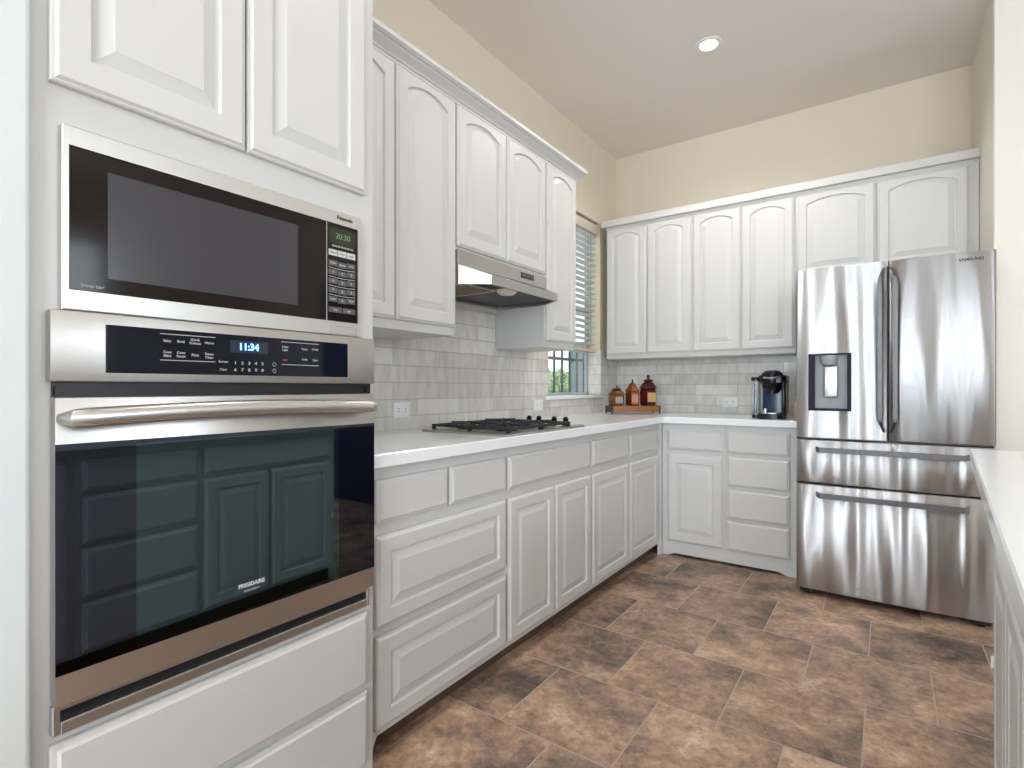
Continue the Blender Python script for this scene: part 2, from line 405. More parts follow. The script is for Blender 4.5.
for (a, b) in REAR_WIN:
    bm = B()
    for u in (a, (a+b)/2-.02, b-.04): box(bm, u, u+.04, ROOM_B-.09, ROOM_B-.04, .4, 2.5)
    for z in (.4, 1.42, 2.46): box(bm, a, b, ROOM_B-.085, ROOM_B-.045, z, z+.04)
    struct('window_%d' % k, bm, M_plastic, smooth=False); k += 1
for (a, b) in SIDE_WIN:
    bm = B()
    for u in (a, (a+b)/2-.02, b-.04): box(bm, ROOM_R+.04, ROOM_R+.09, u, u+.04, .5, 2.5)
    for z in (.5, 1.46, 2.46): box(bm, ROOM_R+.045, ROOM_R+.085, a, b, z, z+.04)
    struct('window_%d' % k, bm, M_plastic, smooth=False); k += 1

# backsplash tiles (slabs with real thickness), window reveal tiled up to the blind
TX = .010
bm = B(); ZT = 1.395
for a, b, c, d in ((1.004, WY0, .9, WZ0-.03), (1.004, WY0, WZ0-.03, ZT), (WY1, YB-TX, .9, ZT), (WY0, WY1, .9, WZ0-.03), (1.704, 2.43, ZT, 1.53)):
    box(bm, 0.0005, TX, a, b, c, d)
box(bm, -.098, TX, WY1-.008, WY1+.0001, WZ0+.0005, ZT)
struct('wall_left_tile', bm, M_tileL, smooth=False, label='white glazed brick tile backsplash on the left wall')
bm = B(); box(bm, TX, 1.44, YB-TX, YB-.0005, .9, 1.34)
struct('wall_back_tile', bm, M_tileB, smooth=False, label='white glazed brick tile backsplash on the back wall')
bm = B(); mbox(bm, ML(TX), 1.706, 2.429, 0, .02, 1.531, 1.562, .002)
struct('trim_1', bm, M_cab)

# kitchen window
w = B()
fy0, fy1 = WY0, WY1-.008
for a, b, c, d in ((fy0, fy0+.02, WZ0, WZ1), (fy1-.022, fy1, WZ0, WZ1), (fy0, fy1, WZ0, WZ0+.02), (fy0, fy1, WZ1-.03, WZ1), (fy0, fy1, 1.70, 1.73)):
    box(w, -.125, -.10, a, b, c, d, .002)
win = struct('window_1', w, M_vinyl)
bm = B(); box(bm, -.114, -.110, fy0+.018, fy1-.02, WZ0+.018, WZ1-.028); obj('glass_pane', bm, M_glass, win, smooth=False)
bm = B(); box(bm, -.10, .028, 2.965, 3.86, WZ0-.025, WZ0, .004, seg=2)
for v in bm.verts:
    if v.co.x < 0: v.co.y = min(max(v.co.y, WY0), WY1)
obj('sill', bm, M_quartz, win)

# ================================================================== OUTSIDE
bm = B(); box(bm, -14, -.14, -6, 16, -.5, -.3); struct('ground', bm, M_grass, smooth=False)
t = thing('iron_fence', 'black iron picket fence outside the kitchen window', 'fence', (-1.0, 4.6, -.3))
for z in (.0, 1.40):
    bm = B(); box(bm, -1.012, -.988, 3.0, 6.24, z, z+.03); obj('rail', bm, M_bar, t)
for k in range(19):
    y = 3.13+k*.166; bm = B(); box(bm, -1.009, -.991, y-.009, y+.009, -.3, 1.5); obj('picket', bm, M_bar, t)
def shrub(x, y, z, r, label, seed):
    rnd = random.Random(seed); bm = B()
    bmesh.ops.create_icosphere(bm, subdivisions=4, radius=r)
    for v in bm.verts:
        v.co *= 1+.18*math.sin(v.co.x*9/r+seed)*math.sin(v.co.z*8/r)+rnd.uniform(-.08, .08)
        v.co.z *= 1.0
    bmesh.ops.translate(bm, verts=bm.verts, vec=(x, y, z))
    tt = thing('shrub', label, 'shrub', (x, y, -.3), 'shrubs beyond the fence')
    obj('foliage', bm, M_leaf, tt)
    bm = B(); lathe(bm, [(.05, 0), (.03, z-r*.5+.3)], (x, y, -.3), 8); obj('stem', bm, M_board, tt)
shrub(-2.35, 6.5, .50, .60, 'light green shrub seen at lower left through the window', 1)
shrub(-3.6, 8.7, .50, .80, 'light green shrub in the middle behind the window bars', 2)
shrub(-5.4, 11.8, .55, 1.05, 'light green shrub farthest back outside the window', 3)
bm = B(); box(bm, -1.66, -.14, 6.3, 9.5, -.3, 1.72)  # grey siding wall, cut low so sky light reaches the blind
for k in range(12): box(bm, -1.665, -.14, 6.285, 6.3, -.3+k*.16, -.155+k*.16)
tag(obj('low_siding_wall', bm, M_siding, smooth=False), 'grey lap-sided low wall, shortened to let sky light in, seen at the right of the kitchen window', 'wall')

# ================================================================== WINDOW BLIND
t = thing('window_blind', 'white horizontal slat window blind half lowered over the kitchen window', 'blind', (-.045, 3.41, 2.38))
bm = B(); box(bm, -.085, -.012, WY0+.004, WY1-.006, 2.31, 2.385, .004, seg=2); obj('valance', bm, plain('valance_cream', (.74, .66, .54, 1), .5), t)
zs = []; z = 2.285
while z > 1.43:
    zs.append(z); z -= .0445
for z in zs:
    bm = B(); ya, yb = WY0+.006, WY1-.012
    dx, dz = .0225, .0065
    loft(bm, [[(-.045-dx, y, z-dz), (-.045, y, z+.002), (-.045+dx, y, z+dz), (-.045+dx, y, z+dz+.003), (-.045, y, z+.005), (-.045-dx, y, z-dz+.003)] for y in (ya, yb)])
    obj('slat', bm, M_slat, t)
bm = B(); box(bm, -.068, -.022, WY0+.006, WY1-.012, 1.385, 1.405, .003); obj('bottom_rail', bm, M_railtan, t)
for y in (3.13, 3.41, 3.70):
    bm = B()
    for dx in (-.069, -.021): tube(bm, [(dx, y, 1.40), (dx, y, 2.31)], .0012, 6)
    tube(bm, [(-.045, y, 1.40), (-.045, y, 2.31)], .0015, 6)
    obj('ladder_cord', bm, M_darkplastic if y == 3.70 else M_slat, t)

# ================================================================== TALL OVEN CABINET
TXF = .650; TY0, TY1 = .262, 1.003; M = ML(TXF-.02)
t = thing('oven_cabinet', 'tall white oven cabinet filling the left foreground with doors above and drawers below', 'cabinet', (.33, .63, 0))
bm = B()
box(bm, .012, TXF-.02, TY0, TY0+.02, 0, 2.40); box(bm, .012, TXF-.02, TY1-.02, TY1, 0, 2.40)
box(bm, .012, .03, TY0, TY1, 0, 2.40)
for z in (.47, 1.225, 1.60, 2.38): box(bm, .03, TXF-.02, TY0+.02, TY1-.02, z, z+.02)
for y0, y1, z0, z1 in ((TY0, .315, 0, 2.40), (.925, TY1, 0, 2.40)): mbox(bm, M, y0, y1, 0, .02, z0, z1)
for z0, z1 in ((0.0, .52), (1.225, 1.27), (1.545, 1.68), (2.36, 2.40)): mbox(bm, M, .315, .925, 0, .02, z0, z1)
obj('carcass', bm, M_cab, t, smooth=False)
M = ML(TXF)
for a, b in ((.286, .629), (.633, .967)):
    bm = B(); panel_door(bm, M, a, b, 1.642, 2.34, s=.056, arch=.03); obj('door', bm, M_cab, t, ang=9)
for a, b in ((.277, .482), (.055, .260)):
    bm = B(); slab_front(bm, M, .286, .974, a, b); obj('drawer', bm, M_cab, t, ang=9)

# ---- wall oven
t = thing('wall_oven', 'stainless steel built-in wall oven with dark glass door below the microwave', 'oven', (.40, .64, .497))
bm = B(); box(bm, .10, TXF-.001, .318, .922, .53, 1.222); obj('oven_box', bm, M_darkplastic, t, smooth=False)
bm = B(); M = ML(TXF)
mbox(bm, M, .283, .989, .001, .026, 1.117, 1.243, .003, 2); cp = obj('control_panel', bm, M_steel, t)
bm = B(); M = ML(TXF+.026)
mbox(bm, M, .362, .897, 0, .0015, 1.134, 1.223, .0006); pg = obj('panel_glass', bm, M_panelglass, cp)
N1 = .0017
text('lettering', '11:34', .021, M, .629, .0021, 1.197, M_blueglow, cp, 1.0, bold=.0006)
bm = B(); mbox(bm, M, .587, .674, .0015, .0019, 1.184, 1.211, 0); obj('display', bm, plain('display_dark', (.02, .03, .055, 1), .1), cp, smooth=False)
words = [('Bake', .464, 1.200), ('Broil', .489, 1.200), ('Quick\nPreheat', .516, 1.202), ('Warm', .544, 1.201),
         ('Conv\nBake', .464, 1.174), ('Conv\nRoast', .489, 1.174), ('Pizza', .516, 1.174), ('Steam\nClean', .544, 1.174),
         ('Oven\nLight', .717, 1.200), ('Timer', .769, 1.201), ('Clock', .798, 1.202), ('OFF', .717, 1.172), ('Lock', .769, 1.176), ('Start', .798, 1.175), ('Sensor', .573, 1.163), ('Clear', .573, 1.146)]
for s_, u, z in words:
    text('lettering', s_, .0072, M, u, N1, z, M_red if s_ == 'OFF' else M_silk, cp)
text('lettering', '1   2   3   4   5', .0095, M, .630, N1, 1.161, M_silk, cp, 1.22)
text('lettering', '6   7   8   9   0', .0095, M, .630, N1, 1.146, M_silk, cp, 1.22)
bm = B()
for u0, u1, z in ((.451, .556, 1.213), (.451, .556, 1.161), (.707, .808, 1.215), (.707, .808, 1.161)):
    bm = B(); mbox(bm, M, u0, u1, .0015, .0018, z, z+.0012); obj('printed_line', bm, M_silk, cp, smooth=False)
for cz in (1.161, 1.146):
    bm = B()
    for k in range(12):
        a0, a1 = 2*PI*k/12, 2*PI*(k+1)/12
        mbox(bm, M, 0.690+.004*math.cos(a0)-.0006, 0.690+.004*math.cos(a0)+.0006, .0015, .0018, cz+.004*math.sin(a0)-.0006, cz+.004*math.sin(a0)+.0006)
    obj('printed_ring', bm, M_silk, cp, smooth=False)
# dark gap between panel and door
bm = B(); mbox(bm, ML(TXF), .290, .985, .001, .012, 1.088, 1.117); mbox(bm, ML(TXF), .292, .30, .012, .02, 1.094, 1.11); mbox(bm, ML(TXF), .965, .975, .012, .02, 1.094, 1.11)
obj('vent_gap', bm, M_slot, t, smooth=False)
M = ML(TXF)
bm = B(); mbox(bm, M, .289, .986, .001, .027, .552, 1.090, .003, 2)
dr = obj('door', bm, M_steel, t)
M = ML(TXF+.027)
bm = B(); mbox(bm, M, .2895, .9855, 0, .0015, .606, 1.008, .0004); obj('door_glass', bm, M_ovenglass, dr)
bm = B(); mbox(bm, M, .410, .868, .0015, .0018, .606, 1.0, 0); obj('oven_window', bm, M_ovenwin, dr, label='teal tinted viewing window', smooth=False)
text('lettering', 'FRIGIDAIRE', .0125, M, .635, .0021, .665, M_btnw, dr, .95, bold=.0004)
text('lettering', 'G A L L E R Y', .006, M, .635, .0021, .652, M_btnw, dr, 1)
# handle: bowed bar whose ends melt into the door
pts = []; rr = []; K = 48
for k in range(K+1):
    s_ = k/K; u = .296+(.964-.296)*s_
    e = min(1, min(s_, 1-s_)/.03); e = math.sin(e*PI/2)
    pts.append((TXF+.027+.006+.036*e, u, 1.0535+.009*math.sin(PI*s_)))
    rr.append((.008+.006*e, .0095+.008*e))
bm = B(); tube(bm, pts, rr, 16); obj('handle', bm, M_chrome, dr)
for u in (.33, .94):
    bm = B(); mbox(bm, ML(TXF+.027), u-.012, u+.012, -.002, .03, 1.046, 1.064, .003); obj('handle_post', bm, M_chrome, dr)
bm = B(); M = ML(TXF)
mbox(bm, M, .288, .30, .001, .018, .498, .551, .002); mbox(bm, M, .968, .978, .001, .018, .498, .551, .002)
mbox(bm, M, .299, .969, .001, .018, .498, .520, .002); mbox(bm, M, .299, .969, .001, .018, .541, .551, .001)
vt = obj('vent_trim', bm, M_steel, t)
bm = B(); mbox(bm, M, .299, .969, .0005, .006, .519, .542); obj('vent_slot', bm, M_slot, vt, smooth=False)

# ---- microwave
t = thing('microwave', 'built-in microwave with dark glass and stainless trim above the wall oven', 'microwave', (.40, .63, 1.272))
bm = B(); box(bm, .15, TXF, .32, .92, 1.272, 1.543); obj('body', bm, M_darkplastic, t, smooth=False)
M = ML(TXF)
def frame(bm, M, u0, u1, z0, z1, a0, a1, b0, b1, n0, n1, c=.002):
    o0 = [(u0, z0), (u1, z0), (u1, z1), (u0, z1)]; o1 = [(u0+c, z0+c), (u1-c, z0+c), (u1-c, z1-c), (u0+c, z1-c)]
    i1 = [(a0, b0), (a1, b0), (a1, b1), (a0, b1)]
    L = [[M(u, n, z) for u, z in o] for o, n in ((o0, n0), (o0, n1-c), (o1, n1), (i1, n1), (i1, n0))]
    loft(bm, L+[L[0]], False, False)
bm = B(); frame(bm, M, .301, .948, 1.245, 1.571, .3105, .9355, 1.2805, 1.5365, .001, .020)
tr = obj('trim_frame', bm, M_mwtrim, t)
text('lettering', 'Panasonic', .0125, M, .893, .0205, 1.5545, M_dkprint, tr, 1.0, bold=.0004)
bm = B(); frame(bm, M, .848, .930, 1.249, 1.268, .8487, .9293, 1.2497, 1.2673, .0198, .0206, .0002); obj('door_button', bm, M_grey, tr, smooth=False)
bm = B(); mbox(bm, M, .311, .838, .001, .018, 1.281, 1.536, .001); d2 = obj('door', bm, M_mwglass, t)
bm = B(); mbox(bm, M, .368, .756, .018, .0184, 1.309, 1.506); obj('door_window', bm, M_mwwin, d2, smooth=False)
text('lettering', 'inverter', .010, M, .345, .0187, 1.291, M_grey, d2, 1.1)
bm = B(); mbox(bm, M, .8395, .935, .001, .018, 1.281, 1.536, .001); c2 = obj('control_panel', bm, M_mwglass, t)
bm = B(); mbox(bm, M, .8384, .8393, .001, .0185, 1.281, 1.536); obj('door_seam', bm, M_silk, t, smooth=False)
bm = B(); mbox(bm, M, .846, .928, .018, .0184, 1.484, 1.526); obj('display', bm, plain('display_olive', (.02, .025, .012, 1), .15), c2, smooth=False)
text('lettering', '20:30', .021, M, .888, .0188, 1.505, M_greenglow, c2, 1.0)
text('lettering', 'SENSOR MICROWAVE', .0065, M, .888, .0186, 1.478, M_silk, c2, 1.05)
for r_ in range(7):
    for c_ in range(3):
        if r_ == 0: zz, h_, m_ = 1.460, .016, M_btnw
        else: zz, h_, m_ = 1.460-.0235*r_-.004, .014, M_btn
        if r_ == 6 and c_ == 2: continue
        u = .8445+c_*.0285; wd = .0265 if r_ < 6 else (.040)
        if r_ == 6: u = .8445+c_*.0435; zz -= .004
        zz -= (.002 if c_ == 1 and 0 < r_ < 6 else 0)
        bm = B(); mbox(bm, M, u, u+wd, .018, .0188, zz-h_/2, zz+h_/2, .0002); kb = obj('button', bm, m_, c2)
        lab = [['Popcorn', 'Quick', 'Keep'], ['Reheat', 'Defrost', 'Cook'], ['1', '2', '3'], ['4', '5', '6'], ['7', '8', '9'], ['Power', '0', 'Timer'], ['Stop', 'Start']][r_][c_]
        text('lettering', lab, .009 if len(lab) == 1 else .006, M, u+wd/2, .0191, zz, M_dkprint if r_ == 0 else M_silk, kb)
bm = B()
for r_ in range(1, 5):
    zz = 1.460-.0235*r_-.0155
    for k in range(16):
        u = .8445+.0835*k/16; f = lambda q: zz-.0022*math.sin(PI*q/16)
        mbox(bm, M, u, u+.0053, .018, .0184, f(k+.5)-.0006, f(k+.5)+.0006)
obj('keypad_curves', bm, M_silk, c2, smooth=False)

# ================================================================== BASE CABINETS, LEFT RUN
XF = .608; M = ML(XF)
def carc(bm, M, u0, u1, depth, z0, z1): mbox(bm, M, u0, u1, -depth, 0, z0, z1)
def base_unit(label, y0, y1, fronts, yback=None, foot=False):
    t = thing('base_cabinet', label, 'cabinet', (.3, (y0+y1)/2, 0), 'white base cabinets along the left wall')
    bm = B(); carc(bm, M, y0+.0005, (yback or y1)-.0005, XF-.012, .068, .872); obj('carcass', bm, M_cab, t, smooth=False)
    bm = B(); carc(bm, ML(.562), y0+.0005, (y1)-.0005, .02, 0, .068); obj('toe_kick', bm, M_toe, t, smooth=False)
    if foot:
        bm = B(); extr(bm, [(y0+.001, 0), (y0+.026, 0), (y0+.030, .02), (y0+.038, .045), (y0+.05, .0675), (y0+.001, .0675)], XF-.045, XF, lambda a, b, h: (h, a, b)); obj('foot', bm, M_cab, t)
    for kind, a, b, c, d in fronts:
        bm = B()
        if kind == 'slab': slab_front(bm, M, a, b, c, d); obj('drawer', bm, M_cab, t, ang=9)
        elif kind == 'wide': panel_door(bm, M, a, b, c, d, s=.050); obj('drawer', bm, M_cab, t, ang=9)
        else: panel_door(bm, M, a, b, c, d, s=.050); obj('door', bm, M_cab, t, ang=9)
DT, DB_ = .833, .701
base_unit('white base cabinet right of the oven, two small drawers over two wide panelled drawers', 1.004, 1.699,
          [('slab', 1.040, 1.351, DB_, DT), ('slab', 1.363, 1.690, DB_, DT), ('wide', 1.040, 1.690, .393, .665), ('wide', 1.040, 1.690, .093, .366)], foot=True)
base_unit('white base cabinet under the cooktop, one long front over a pair of doors', 1.699, 2.430,
          [('slab', 1.706, 2.422, DB_, DT), ('door', 1.706, 2.062, .093, .665), ('door', 2.068, 2.422, .093, .665)])
base_unit('white single-door base cabinet just beyond the cooktop, below the window sill', 2.430, 2.916,
          [('slab', 2.440, 2.906, DB_, DT), ('door', 2.440, 2.906, .093, .665)])
base_unit('white single-door base cabinet at the far end of the left run, in the corner', 2.916, 3.42,
          [('slab', 2.926, 3.385, DB_, DT), ('door', 2.926, 3.385, .093, .665)], yback=4.11)

# ---- back run
YF = 3.462; M = MBk(YF)
def skirt(t, u0, u1, f0, f1):
    """scribed white valance with curved cut-out between the feet"""
    pts = [(u0, .0925), (u0, 0)]; w_ = .055; H_ = .017
    if f0 > u0+.02: pts += [(f0, 0)]+[(f0+w_*k/6, H_*(.5-.5*math.cos(PI*k/6))) for k in range(1, 7)]
    else: pts[1] = (u0, H_)
    if f1 < u1-.02: pts += [(f1-w_*(6-k)/6, H_*(.5-.5*math.cos(PI*(6-k)/6))) for k in range(0, 6)]+[(f1, 0), (u1, 0)]
    else: pts += [(u1, H_)]
    pts += [(u1, .0925)]
    out = []
    for p in pts:
        if not out or abs(p[0]-out[-1][0])+abs(p[1]-out[-1][1]) > 1e-6: out.append(p)
    bm = B(); extr(bm, out, -.02, 0, lambda a, b, h: M(a, h, b)); obj('skirt', bm, M_cab, t)
def back_unit(label, u0, u1, fronts, f0, f1):
    t = thing('base_cabinet', label, 'cabinet', ((u0+u1)/2, 3.8, 0), 'white base cabinets along the back wall')
    bm = B(); carc(bm, M, u0+.0005, u1-.0005, 4.118-YF, .093, .872); obj('carcass', bm, M_cab, t, smooth=False)
    skirt(t, u0+.0005, u1-.0005, f0, f1)
    for kind, a, b, c, d in fronts:
        bm = B()
        if kind == 'slab': slab_front(bm, M, a, b, c, d); obj('drawer', bm, M_cab, t, ang=9)
        else: panel_door(bm, M, a, b, c, d, s=.055); obj('door', bm, M_cab, t, ang=9)
back_unit('white base cabinet in the corner with one drawer over one panelled door', .631, 1.029,
          [('slab', .669, 1.016, DB_, DT), ('door', .669, 1.016, .100, .672)], .66, 1.029)
back_unit('white base cabinet with a stack of four drawers beside the refrigerator', 1.029, 1.425,
          [('slab', 1.042, 1.390, DB_, DT), ('slab', 1.042, 1.390, .497, .680), ('slab', 1.042, 1.390, .297, .477), ('slab', 1.042, 1.390, .100, .282)], 1.029, 1.375)
bm = B(); box(bm, .609, .630, 3.421, 3.46, 0, .872); tag(obj('corner_filler', bm, M_cab, smooth=False), 'narrow white filler strip in the inside corner of the base cabinets', 'filler strip')

# ---- worktop (L shaped)
bm = B(); c = .003
poly = [(.011, 1.004), (.654, 1.004), (.654, 3.418), (1.432, 3.418), (1.432, 4.119), (.011, 4.119)]
ins = [(.011, 1.004), (.651, 1.004), (.651, 3.421), (1.432, 3.421), (1.432, 4.119), (.011, 4.119)]
loft(bm, [[(x, y, .873) for x, y in ins], [(x, y, .876) for x, y in poly], [(x, y, .911) for x, y in poly], [(x, y, .914) for x, y in ins]])
tag(obj('worktop', bm, M_quartz), 'white L-shaped quartz worktop along the left and back walls', 'countertop')

# ================================================================== UPPER CABINETS
def upper(label, M, u0, u1, z0, depth, doors, loc, group, z1=2.345, arch=.034, ztop=2.318):
    t = thing('upper_cabinet', label, 'cabinet', loc, group)
    bm = B(); carc(bm, M, u0+.0005, u1-.0005, depth, z0, z1); obj('carcass', bm, M_cab, t, smooth=False)
    for a, b, zb in doors:
        bm = B(); panel_door(bm, M, a, b, zb, ztop, s=.052, arch=arch); obj('door', bm, M_cab, t, ang=9)
M = ML(.339); G1 = 'white upper cabinets on the left wall'
upper('white upper cabinet between the oven cabinet and the range hood, two tall arched doors', M, 1.004, 1.705, 1.327, .327, [(1.030, 1.357, 1.363), (1.363, 1.697, 1.363)], (.17, 1.35, 1.327), G1)
upper('short white upper cabinet directly above the range hood', M, 1.705, 2.430, 1.70, .327, [(1.709, 2.064, 1.714), (2.070, 2.424, 1.714)], (.17, 2.07, 1.70), G1)
upper('narrow white single-door upper cabinet between range hood and window', M, 2.430, 2.771, 1.327, .327, [(2.440, 2.762, 1.363)], (.17, 2.6, 1.327), G1)
M = MBk(3.79); G2 = 'white upper cabinets on the back wall'
upper('white two-door upper cabinet nearest the corner, above the jars', M, .070, .728, 1.327, .328, [(.079, .397, 1.36), (.403, .720, 1.36)], (.4, 3.95, 1.327), G2)
upper('white two-door upper cabinet above the coffee maker', M, .728, 1.378, 1.327, .328, [(.736, 1.052, 1.36), (1.058, 1.370, 1.36)], (1.05, 3.95, 1.327), G2)
upper('short wide white two-door cabinet directly above the refrigerator', M, 1.378, 2.259, 1.79, .328, [(1.387, 1.798, 1.80), (1.806, 2.216, 1.80)], (1.82, 3.95, 1.79), G2)
CR = [(-.03, 2.346), (0, 2.346), (0, 2.322), (.007, 2.322), (.009, 2.325), (.009, 2.334), (.014, 2.336), (.017, 2.343), (.026, 2.352), (.036, 2.358), (.040, 2.362), (.040, 2.368), (.050, 2.371), (.053, 2.375), (.057, 2.377), (.057, 2.393), (-.03, 2.393)]
bm = B(); sweep(bm, [(.340, 1.004), (.340, 2.772), (.001, 2.772)], CR, side=1); tag(obj('crown_molding', bm, M_cab, ang=15), 'white crown molding along the top of the left upper cabinets', 'molding')
bm = B(); sweep(bm, [(.069, 4.129), (.069, 3.789), (2.2605, 3.789)], CR, side=-1)
o = obj('crown_molding', bm, M_cab, ang=15); tag(o, 'white crown molding along the top of the back wall cabinets', 'molding')

# ================================================================== RANGE HOOD
t = thing('range_hood', 'stainless under-cabinet range hood above the cooktop', 'range hood', (.24, 2.07, 1.549))
HY0, HY1 = 1.709, 2.426
bm = B(); box(bm, .02, .357, HY0, HY1, 1.634, 1.699, .002); hb = obj('upper_body', bm, M_steel, t)
bm = B()
lo = [(.03, HY0), (.357, HY0), (.475, HY0+.083), (.475, HY1-.083), (.357, HY1), (.03, HY1)]
hi = lo
inn = [(.045, HY0+.012), (.350, HY0+.012), (.463, HY0+.092), (.463, HY1-.092), (.350, HY1-.012), (.045, HY1-.012)]
zt = [1.6338, 1.6338, 1.587, 1.587, 1.6338, 1.6338]
loft(bm, [[(x, y, z) for (x, y), z in zip(lo, zt)], [(x, y, 1.549) for x, y in lo], [(x, y, 1.549) for x, y in inn], [(x, y, 1.572) for x, y in inn]])
ca = obj('canopy', bm, M_steel, t, smooth=False)
bm = B(); loft(bm, [[(x, y, 1.562) for x, y in [(.06, HY0+.02), (.345, HY0+.02), (.455, HY0+.098), (.455, HY1-.098), (.345, HY1-.02), (.06, HY1-.02)]], [(x, y, 1.5715) for x, y in [(.06, HY0+.02), (.345, HY0+.02), (.455, HY0+.098), (.455, HY1-.098), (.345, HY1-.02), (.06, HY1-.02)]]]); obj('underside_panel', bm, M_slot, t, smooth=False)
bm = B(); box(bm, .12, .37, HY0+.045, HY0+.235, 1.552, 1.561, .002)
for k in range(20): box(bm, .13, .36, HY0+.052+k*.009, HY0+.056+k*.009, 1.5505, 1.5515)
obj('grease_filter', bm, metal('filter_mesh', (.40, .30, .20, 1), .45), t)
bm = B()
for a, b, c_, d in ((.11, .38, HY0+.035, HY0+.045), (.11, .38, HY0+.235, HY0+.245), (.11, .12, HY0+.045, HY0+.235), (.37, .38, HY0+.045, HY0+.235)): box(bm, a, b, c_, d, 1.550, 1.561)
obj('filter_frame', bm, M_chrome, t, smooth=False)
bm = B(); lathe(bm, [(.001, -.024), (.032, -.022), (.045, -.012), (.049, 0), (.001, 0)], (.40, 2.005, 1.562), 24); obj('lamp_lens', bm, M_lens, t)
bm = B(); mbox(bm, ML(.357), 2.185, 2.300, 0, .003, 1.658, 1.686, .001); sp = obj('switch_panel', bm, M_darkplastic, t)
for k in range(3):
    bm = B(); mbox(bm, ML(.36), 2.193+k*.036, 2.219+k*.036, 0, .003, 1.664, 1.680, .001); obj('switch', bm, M_btn, sp)

# ================================================================== COOKTOP
CX0, CX1, CY0, CY1, CZ = .175, .634, 1.675, 2.335, .9145
t = thing('gas_cooktop', 'stainless gas cooktop with black cast iron grates set in the left worktop', 'cooktop', (.39, 1.98, .914))
bm = B(); box(bm, CX0, CX1, CY0, CY1, CZ, CZ+.008, .003, seg=2); obj('cooktop_plate', bm, M_steel, t)
burn = [(.295, 1.848), (.51, 1.848), (.295, 2.097), (.51, 2.097)]
for x, y in burn:
    bm = B(); lathe(bm, [(.001, 0), (.048, 0), (.048, .006), (.036, .010), (.036, .016), (.001, .017)], (x, y, CZ+.008), 20); obj('burner', bm, M_black, t)
gz = CZ+.031
for y0, y1 in ((1.727, 1.968), (1.976, 2.218)):
    bm = B(); x0, x1 = .20, .608; r = .0055
    def bar(ax, ay, bx, by, z=gz, z2=None):
        dx, dy = bx-ax, by-ay; L = math.hypot(dx, dy); nx, ny = -dy/L*r, dx/L*r; z2 = z if z2 is None else z2
        loft(bm, [[(ax+nx, ay+ny, z-r), (ax-nx, ay-ny, z-r), (ax-nx*.7, ay-ny*.7, z+r), (ax+nx*.7, ay+ny*.7, z+r)], [(bx+nx, by+ny, z2-r), (bx-nx, by-ny, z2-r), (bx-nx*.7, by-ny*.7, z2+r), (bx+nx*.7, by+ny*.7, z2+r)]])
    for a in ((x0, y0, x1, y0), (x0, y1, x1, y1), (x0, y0, x0, y1), (x1, y0, x1, y1), ((x0+x1)/2, y0, (x0+x1)/2, y1)): bar(*a, z=gz-.006)
    for (bx, by) in ((.295, (y0+y1)/2), (.51, (y0+y1)/2)):
        for k in range(4):
            an = PI/4*0+k*PI/2; cx_, cy_ = bx+.022*math.cos(an), by+.022*math.sin(an)
            ex = x0 if math.cos(an) < -.5 and bx < .4 else x1 if math.cos(an) > .5 and bx > .4 else (x0+x1)/2 if abs(math.cos(an)) > .5 else bx
            ey = by if abs(math.cos(an)) > .5 else (y1 if math.sin(an) > 0 else y0)
            bar(cx_, cy_, ex, ey, z=gz+.003, z2=gz)
            an2 = an+PI/4; bar(bx+.026*math.cos(an2), by+.026*math.sin(an2), bx+.085*math.cos(an2), by+.085*math.sin(an2), z=gz+.002, z2=gz-.004)
    for fx in (x0, (x0+x1)/2, x1):
        for fy in (y0, y1): box(bm, fx-.007, fx+.007, fy-.007, fy+.007, CZ+.008, gz)
    obj('grate', bm, M_iron, t)
from math import radians
def xat(u, Y):
    a = (u-512)/528.79; s_, c_ = math.sin(radians(35.265)), math.cos(radians(35.265)); return 1.847+Y*(c_*a-s_)/(s_*a+c_)
for kx in (.349, .408, .498, .563):
    bm = B(); lathe(bm, [(.001, 0), (.020, 0), (.020, .004), (.014, .008), (.013, .026), (.015, .031), (.012, .035), (.001, .036)], (kx, 2.272, CZ+.008), 18)
    box(bm, kx-.003, kx+.003, 2.259, 2.285, CZ+.043, CZ+.049, .001); obj('knob', bm, M_black, t)

# ================================================================== OUTLETS
def outlet(M, u0, u1, z0, z1, label, loc):
    t = thing('wall_outlet', label, 'outlet', loc, 'white outlets on the backsplash')
    bm = B(); mbox(bm, M, u0, u1, 0, .006, z0, z1, .0025, 2); obj('cover_plate', bm, M_plastic, t)
    c = (u0+u1)/2; w_ = (u1-u0)*.2; zc = (z0+z1)/2; h = (z1-z0)*.2
    for s_ in (-1, 1):
        bm = B(); mbox(bm, M, c+s_*w_-.014, c+s_*w_+.014, .006, .0075, zc-h, zc+h, .0007); f = obj('socket', bm, M_plastic, t)
        bm = B()
        for dz in (-.006, .006): mbox(bm, M, c+s_*w_-.006, c+s_*w_+.004, .0075, .0078, zc+dz-.0012, zc+dz+.0012)
        obj('slots', bm, M_darkplastic, f, smooth=False)
outlet(ML(TX), 1.654, 1.762, .966, 1.040, 'white outlet on the left backsplash, between oven and cooktop', (TX, 1.708, .966))
outlet(ML(TX), 2.835, 2.938, .958, 1.030, 'white outlet on the left backsplash just left of the window', (TX, 2.89, .958))
outlet(MBk(YB-TX), .855, .962, .963, 1.034, 'white outlet on the back backsplash left of the coffee maker', (.908, YB-TX, .963))

